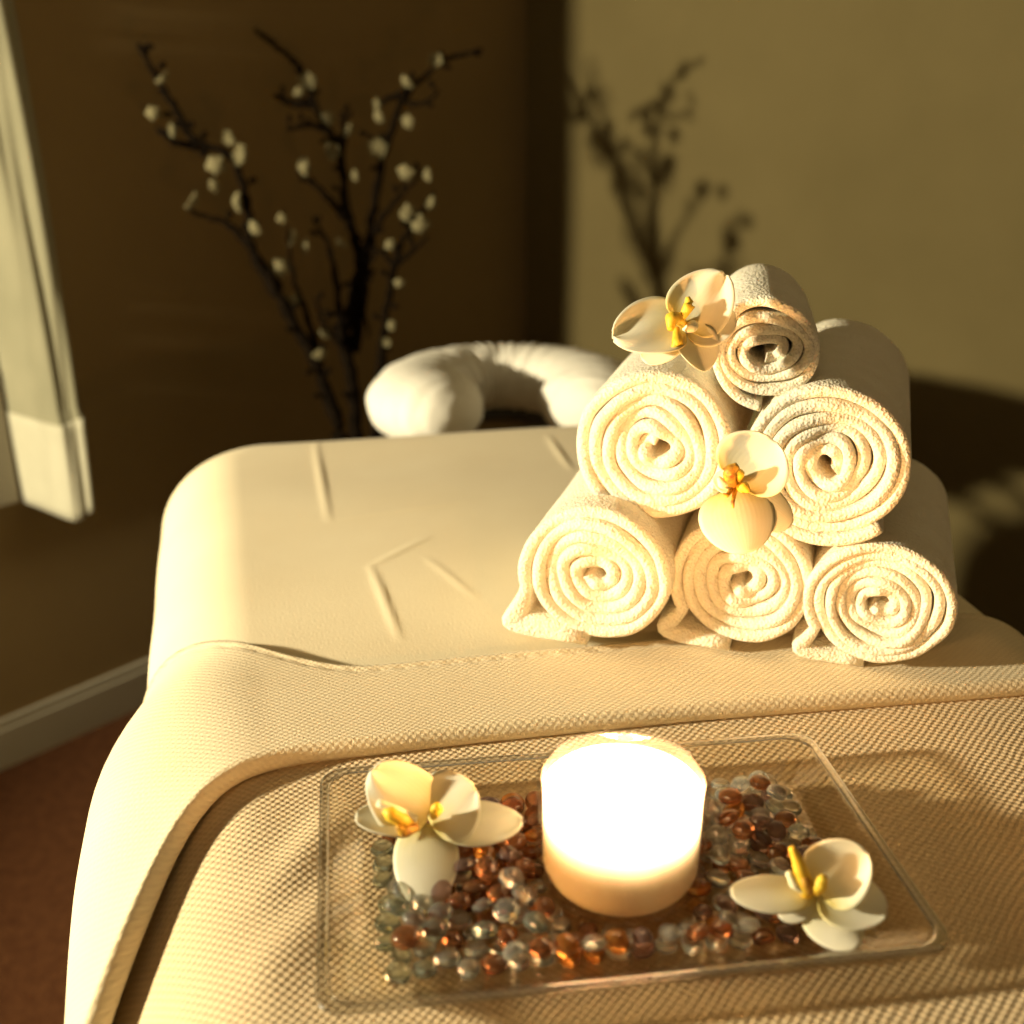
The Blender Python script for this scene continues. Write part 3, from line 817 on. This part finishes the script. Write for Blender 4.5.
# ------------------------------------------------------------------ blossom branches in a floor vase
ZB = 1.82
VX, VY = at(352, 470, ZB).x, at(352, 470, ZB).y
def crop(cx, cy): return 100 + cx / 2.275, cy / 2.275
def catmull(pts, n=6):
    out = []
    for i in range(len(pts) - 1):
        p0, p1, p2, p3 = pts[max(i - 1, 0)], pts[i], pts[i + 1], pts[min(i + 2, len(pts) - 1)]
        for k in range(n):
            t = k / n
            out.append(.5 * ((2 * p1) + (p2 - p0) * t + (2 * p0 - 5 * p1 + 4 * p2 - p3) * t * t + (3 * p1 - p0 - 3 * p2 + p3) * t ** 3))
    out.append(pts[-1]); return out
vase_p = [(.0005, 0), (.075, 0), (.085, .01), (.095, .08), (.10, .16), (.088, .25), (.06, .33), (.048, .38), (.055, .42), (.058, .425), (.054, .425), (.044, .385), (.055, .33), (.08, .25), (.09, .16), (.085, .08), (.0005, .02)]
vase = lathe_obj('floor_vase', vase_p, 48, M_vase)
vase.location = (VX, VY, 0); tag(vase, 'dark floor vase behind the table head holding the blossom branches', 'vase')
def blossom_mesh():
    bm = bmesh.new()
    for k in range(5):
        a = 2 * math.pi * k / 5
        d = Vector((math.cos(a), math.sin(a), .25)); s = Vector((-math.sin(a), math.cos(a), 0)); nn = Vector((-math.cos(a) * .3, -math.sin(a) * .3, 1))
        g = []
        for i in range(6):
            t = i / 5; w = .0068 * math.sin(math.pi * min(1, t * .86 + .1)) ** .7
            g.append([bm.verts.new(d * (.0135 * t) + s * (w * q) + nn * (.004 * q * q + .004 * t * t)) for q in (-1, -.5, 0, .5, 1)])
        for i in range(5):
            for j in range(4): bm.faces.new((g[i][j], g[i + 1][j], g[i + 1][j + 1], g[i][j + 1]))
    bmesh.ops.create_icosphere(bm, subdivisions=2, radius=.0026, matrix=Matrix.Translation((0, 0, .003)))
    me = bpy.data.meshes.new('blossom'); bmesh.ops.recalc_face_normals(bm, faces=bm.faces); bm.to_mesh(me); bm.free(); me.shade_smooth(); me.materials.append(M_blossom)
    return me
BL = blossom_mesh()
def branch(label, lines, blossoms, foot, seed, zb_=1.82):
    r = random.Random(seed)
    global ZB
    ZB = zb_
    root = empty('blossom_branch', (VX, VY, .02), 0, label, 'branch', 'blossom branches standing in the floor vase')
    inv = Matrix.Translation(-root.location)
    bm = bmesh.new()
    for li, (pts, r0, r1, dz0, dz1) in enumerate(lines):
        pp = []
        for k, p in enumerate(pts):
            f = k / (len(pts) - 1)
            pp.append(at(*crop(*p), ZB + dz0 + (dz1 - dz0) * f))
        if li == 0:
            pp = [Vector((VX + foot[0], VY + foot[1], .03)), Vector((VX + foot[0] * .4, VY + foot[1] * .4, .40))] + pp
        cr = catmull(pp, 7)
        n = len(cr)
        cr = [c + Vector((r.uniform(-1, 1), r.uniform(-1, 1), r.uniform(-1, 1))) * .0018 for c in cr]
        rads = [(1.75 - .65 * i / (n - 1)) * (r0 + (r1 - r0) * (i / (n - 1)) ** .8) * r.uniform(.85, 1.25) for i in range(n)]
        tube(bm, cr, rads, 7)
        # buds along the twig
        start = 18 if li == 0 else 4
        for i in range(start, n, 3):
            if r.random() < .75:
                d = Vector((r.uniform(-1, 1), r.uniform(-.6, .6), r.uniform(-.2, 1))).normalized()
                q = cr[i] + d * (rads[i] + .009)
                tube(bm, [cr[i], cr[i] + d * (rads[i] + .004), q, q + d * .006, q + d * .009], [.0014, .0012, .0042, .0036, .0008], 6)
    o = bm_obj('stem', bm, M_bark, root); o.matrix_parent_inverse = inv
    for (x, y, dz, s) in blossoms:
        b_ = bpy.data.objects.new('blossom', BL); col.objects.link(b_); b_.parent = root; b_.matrix_parent_inverse = inv
        b_.location = at(*crop(x, y), ZB + dz - .008)
        b_.rotation_euler = (R(70) + r.uniform(-.6, .6), r.uniform(-.6, .6), r.uniform(0, 6)); b_.scale = (s * 1.02, s * 1.02, s * 1.02)
branch('dark blossom branch leaning furthest toward the curtain', [
    ([(545, 990), (520, 905), (490, 825), (440, 735), (395, 650), (345, 560), (330, 440), (290, 350), (215, 320), (165, 235), (122, 165), (88, 98)], .0070, .0030, 0, -.14),
    ([(350, 565), (290, 510), (230, 490), (205, 478)], .0036, .0018, -.06, -.10),
    ([(225, 335), (170, 322), (128, 290)], .0034, .0026, -.10, -.12),
    ([(240, 350), (215, 320), (190, 300)], .0042, .003, -.09, -.1),
    ([(500, 830), (470, 720), (440, 630), (425, 520)], .0040, .0018, 0, -.05),
    ([(400, 660), (350, 580)], .0075, .0070, .0, .0),
  ], [(150, 188, -.12, 1), (178, 300, -.08, 1.1), (335, 355, -.11, 1.4), (265, 385, -.09, 1.3), (270, 420, -.08, .9), (300, 458, -.08, 1.2), (222, 465, -.1, 1.2), (342, 525, -.07, 1), (412, 610, -.04, 1.3), (435, 700, -.02, 1.3), (505, 820, -.02, 1.2), (505, 765, -.02, .7), (300, 310, -.09, 1.0), (120, 262, -.12, .9), (450, 545, -.04, 1.0), (420, 497, -.05, .8)],
  (-.03, .0), 1, 1.76)
branch('dark blossom branch standing upright in the middle of the vase', [
    ([(582, 990), (572, 860), (555, 770), (575, 680), (590, 590), (562, 480), (545, 350), (515, 290), (490, 240), (455, 155), (400, 105), (352, 68)], .0072, .0030, .06, .12),
    ([(520, 300), (480, 285), (425, 292)], .0036, .0026, .1, .08),
    ([(485, 235), (440, 235), (400, 215)], .0044, .0040, .11, .1),
    ([(560, 500), (510, 440), (480, 415), (455, 405)], .0034, .0022, .08, .05),
    ([(550, 780), (540, 660), (520, 560), (485, 495)], .0040, .0020, .06, .02),
    ([(560, 800), (510, 740), (490, 680)], .003, .002, .06, .04),
    ([(588, 600), (600, 690), (612, 770)], .003, .0016, .07, .07),
    ([(548, 370), (555, 300), (550, 255)], .0036, .0030, .1, .1),
  ], [(470, 190, .1, 1.2), (520, 345, .08, 1.1), (450, 378, .05, 1.2), (455, 560, .02, 1), (520, 275, .1, 1.0), (460, 215, .1, .9), (570, 400, .07, .8), (545, 560, .04, .9), (575, 300, .09, .9)],
  (.0, .02), 2, 1.75)
branch('dark blossom branch arching toward the room corner, beside the face cradle', [
    ([(628, 985), (635, 850), (650, 720), (668, 610), (690, 545), (725, 490), (762, 440)], .0068, .0020, -.06, -.10),
    ([(578, 800), (600, 640), (612, 540), (635, 400), (668, 280), (700, 215), (760, 155), (810, 128), (868, 114)], .0050, .0024, .02, -.02),
    ([(606, 580), (640, 500), (690, 440), (740, 388)], .0034, .0018, .0, -.06),
    ([(700, 205), (665, 222), (628, 242)], .0034, .0030, .0, .03),
    ([(630, 430), (640, 350), (612, 310)], .0036, .0028, .0, .02),
    ([(672, 610), (640, 570), (615, 600)], .0026, .0016, -.07, -.05),
    ([(700, 235), (740, 235), (770, 205)], .0026, .0018, -.01, -.04),
    ([(672, 600), (715, 570), (745, 535)], .0026, .0016, -.08, -.1),
  ], [(640, 335, -.02, 1.4), (690, 403, -.06, 1.2), (712, 490, -.09, 1.3), (725, 522, -.09, 1.4), (762, 465, -.1, .9), (655, 740, -.07, .8), (692, 280, -.02, 1), (760, 135, -.02, .9), (655, 775, -.07, .7), (680, 650, -.08, .7), (640, 235, .0, .9), (735, 400, -.07, .9), (625, 270, 0, .9), (665, 560, -.08, .8), (690, 195, -.02, 1.0)],
  (.03, -.01), 3)

# ------------------------------------------------------------------ light
def point(name, loc, power, color, rad, kind='POINT'):
    l = bpy.data.lights.new(name, kind); l.energy = power; l.color = color; l.shadow_soft_size = rad
    o = bpy.data.objects.new(name, l); col.objects.link(o); o.location = loc; return o
lamp = point('room_lamp', (-1.823, .29, 1.14), 320, (1.0, .87, .58), .05, 'SPOT')
lamp.data.spot_size = R(84); lamp.data.spot_blend = .45
lamp.rotation_euler = (Vector((.35, 1.45, 1.02)) - lamp.location).to_track_quat('-Z', 'Y').to_euler()
point('candle_flame_light', (CX, CY, CZ + .060), 3.8, (1.0, .52, .18), .012)
w = bpy.data.worlds.new('night_room'); sc.world = w; w.use_nodes = True
bg = w.node_tree.nodes['Background']; bg.inputs[0].default_value = (.60, .43, .24, 1); bg.inputs[1].default_value = .46
sc.view_settings.view_transform = 'Standard'; sc.view_settings.look = 'None'
sc.view_settings.exposure = 0.12
sc.cycles.transparent_max_bounces = 24; sc.cycles.max_bounces = 12; sc.cycles.transmission_bounces = 12
sc.cycles.sample_clamp_indirect = 8
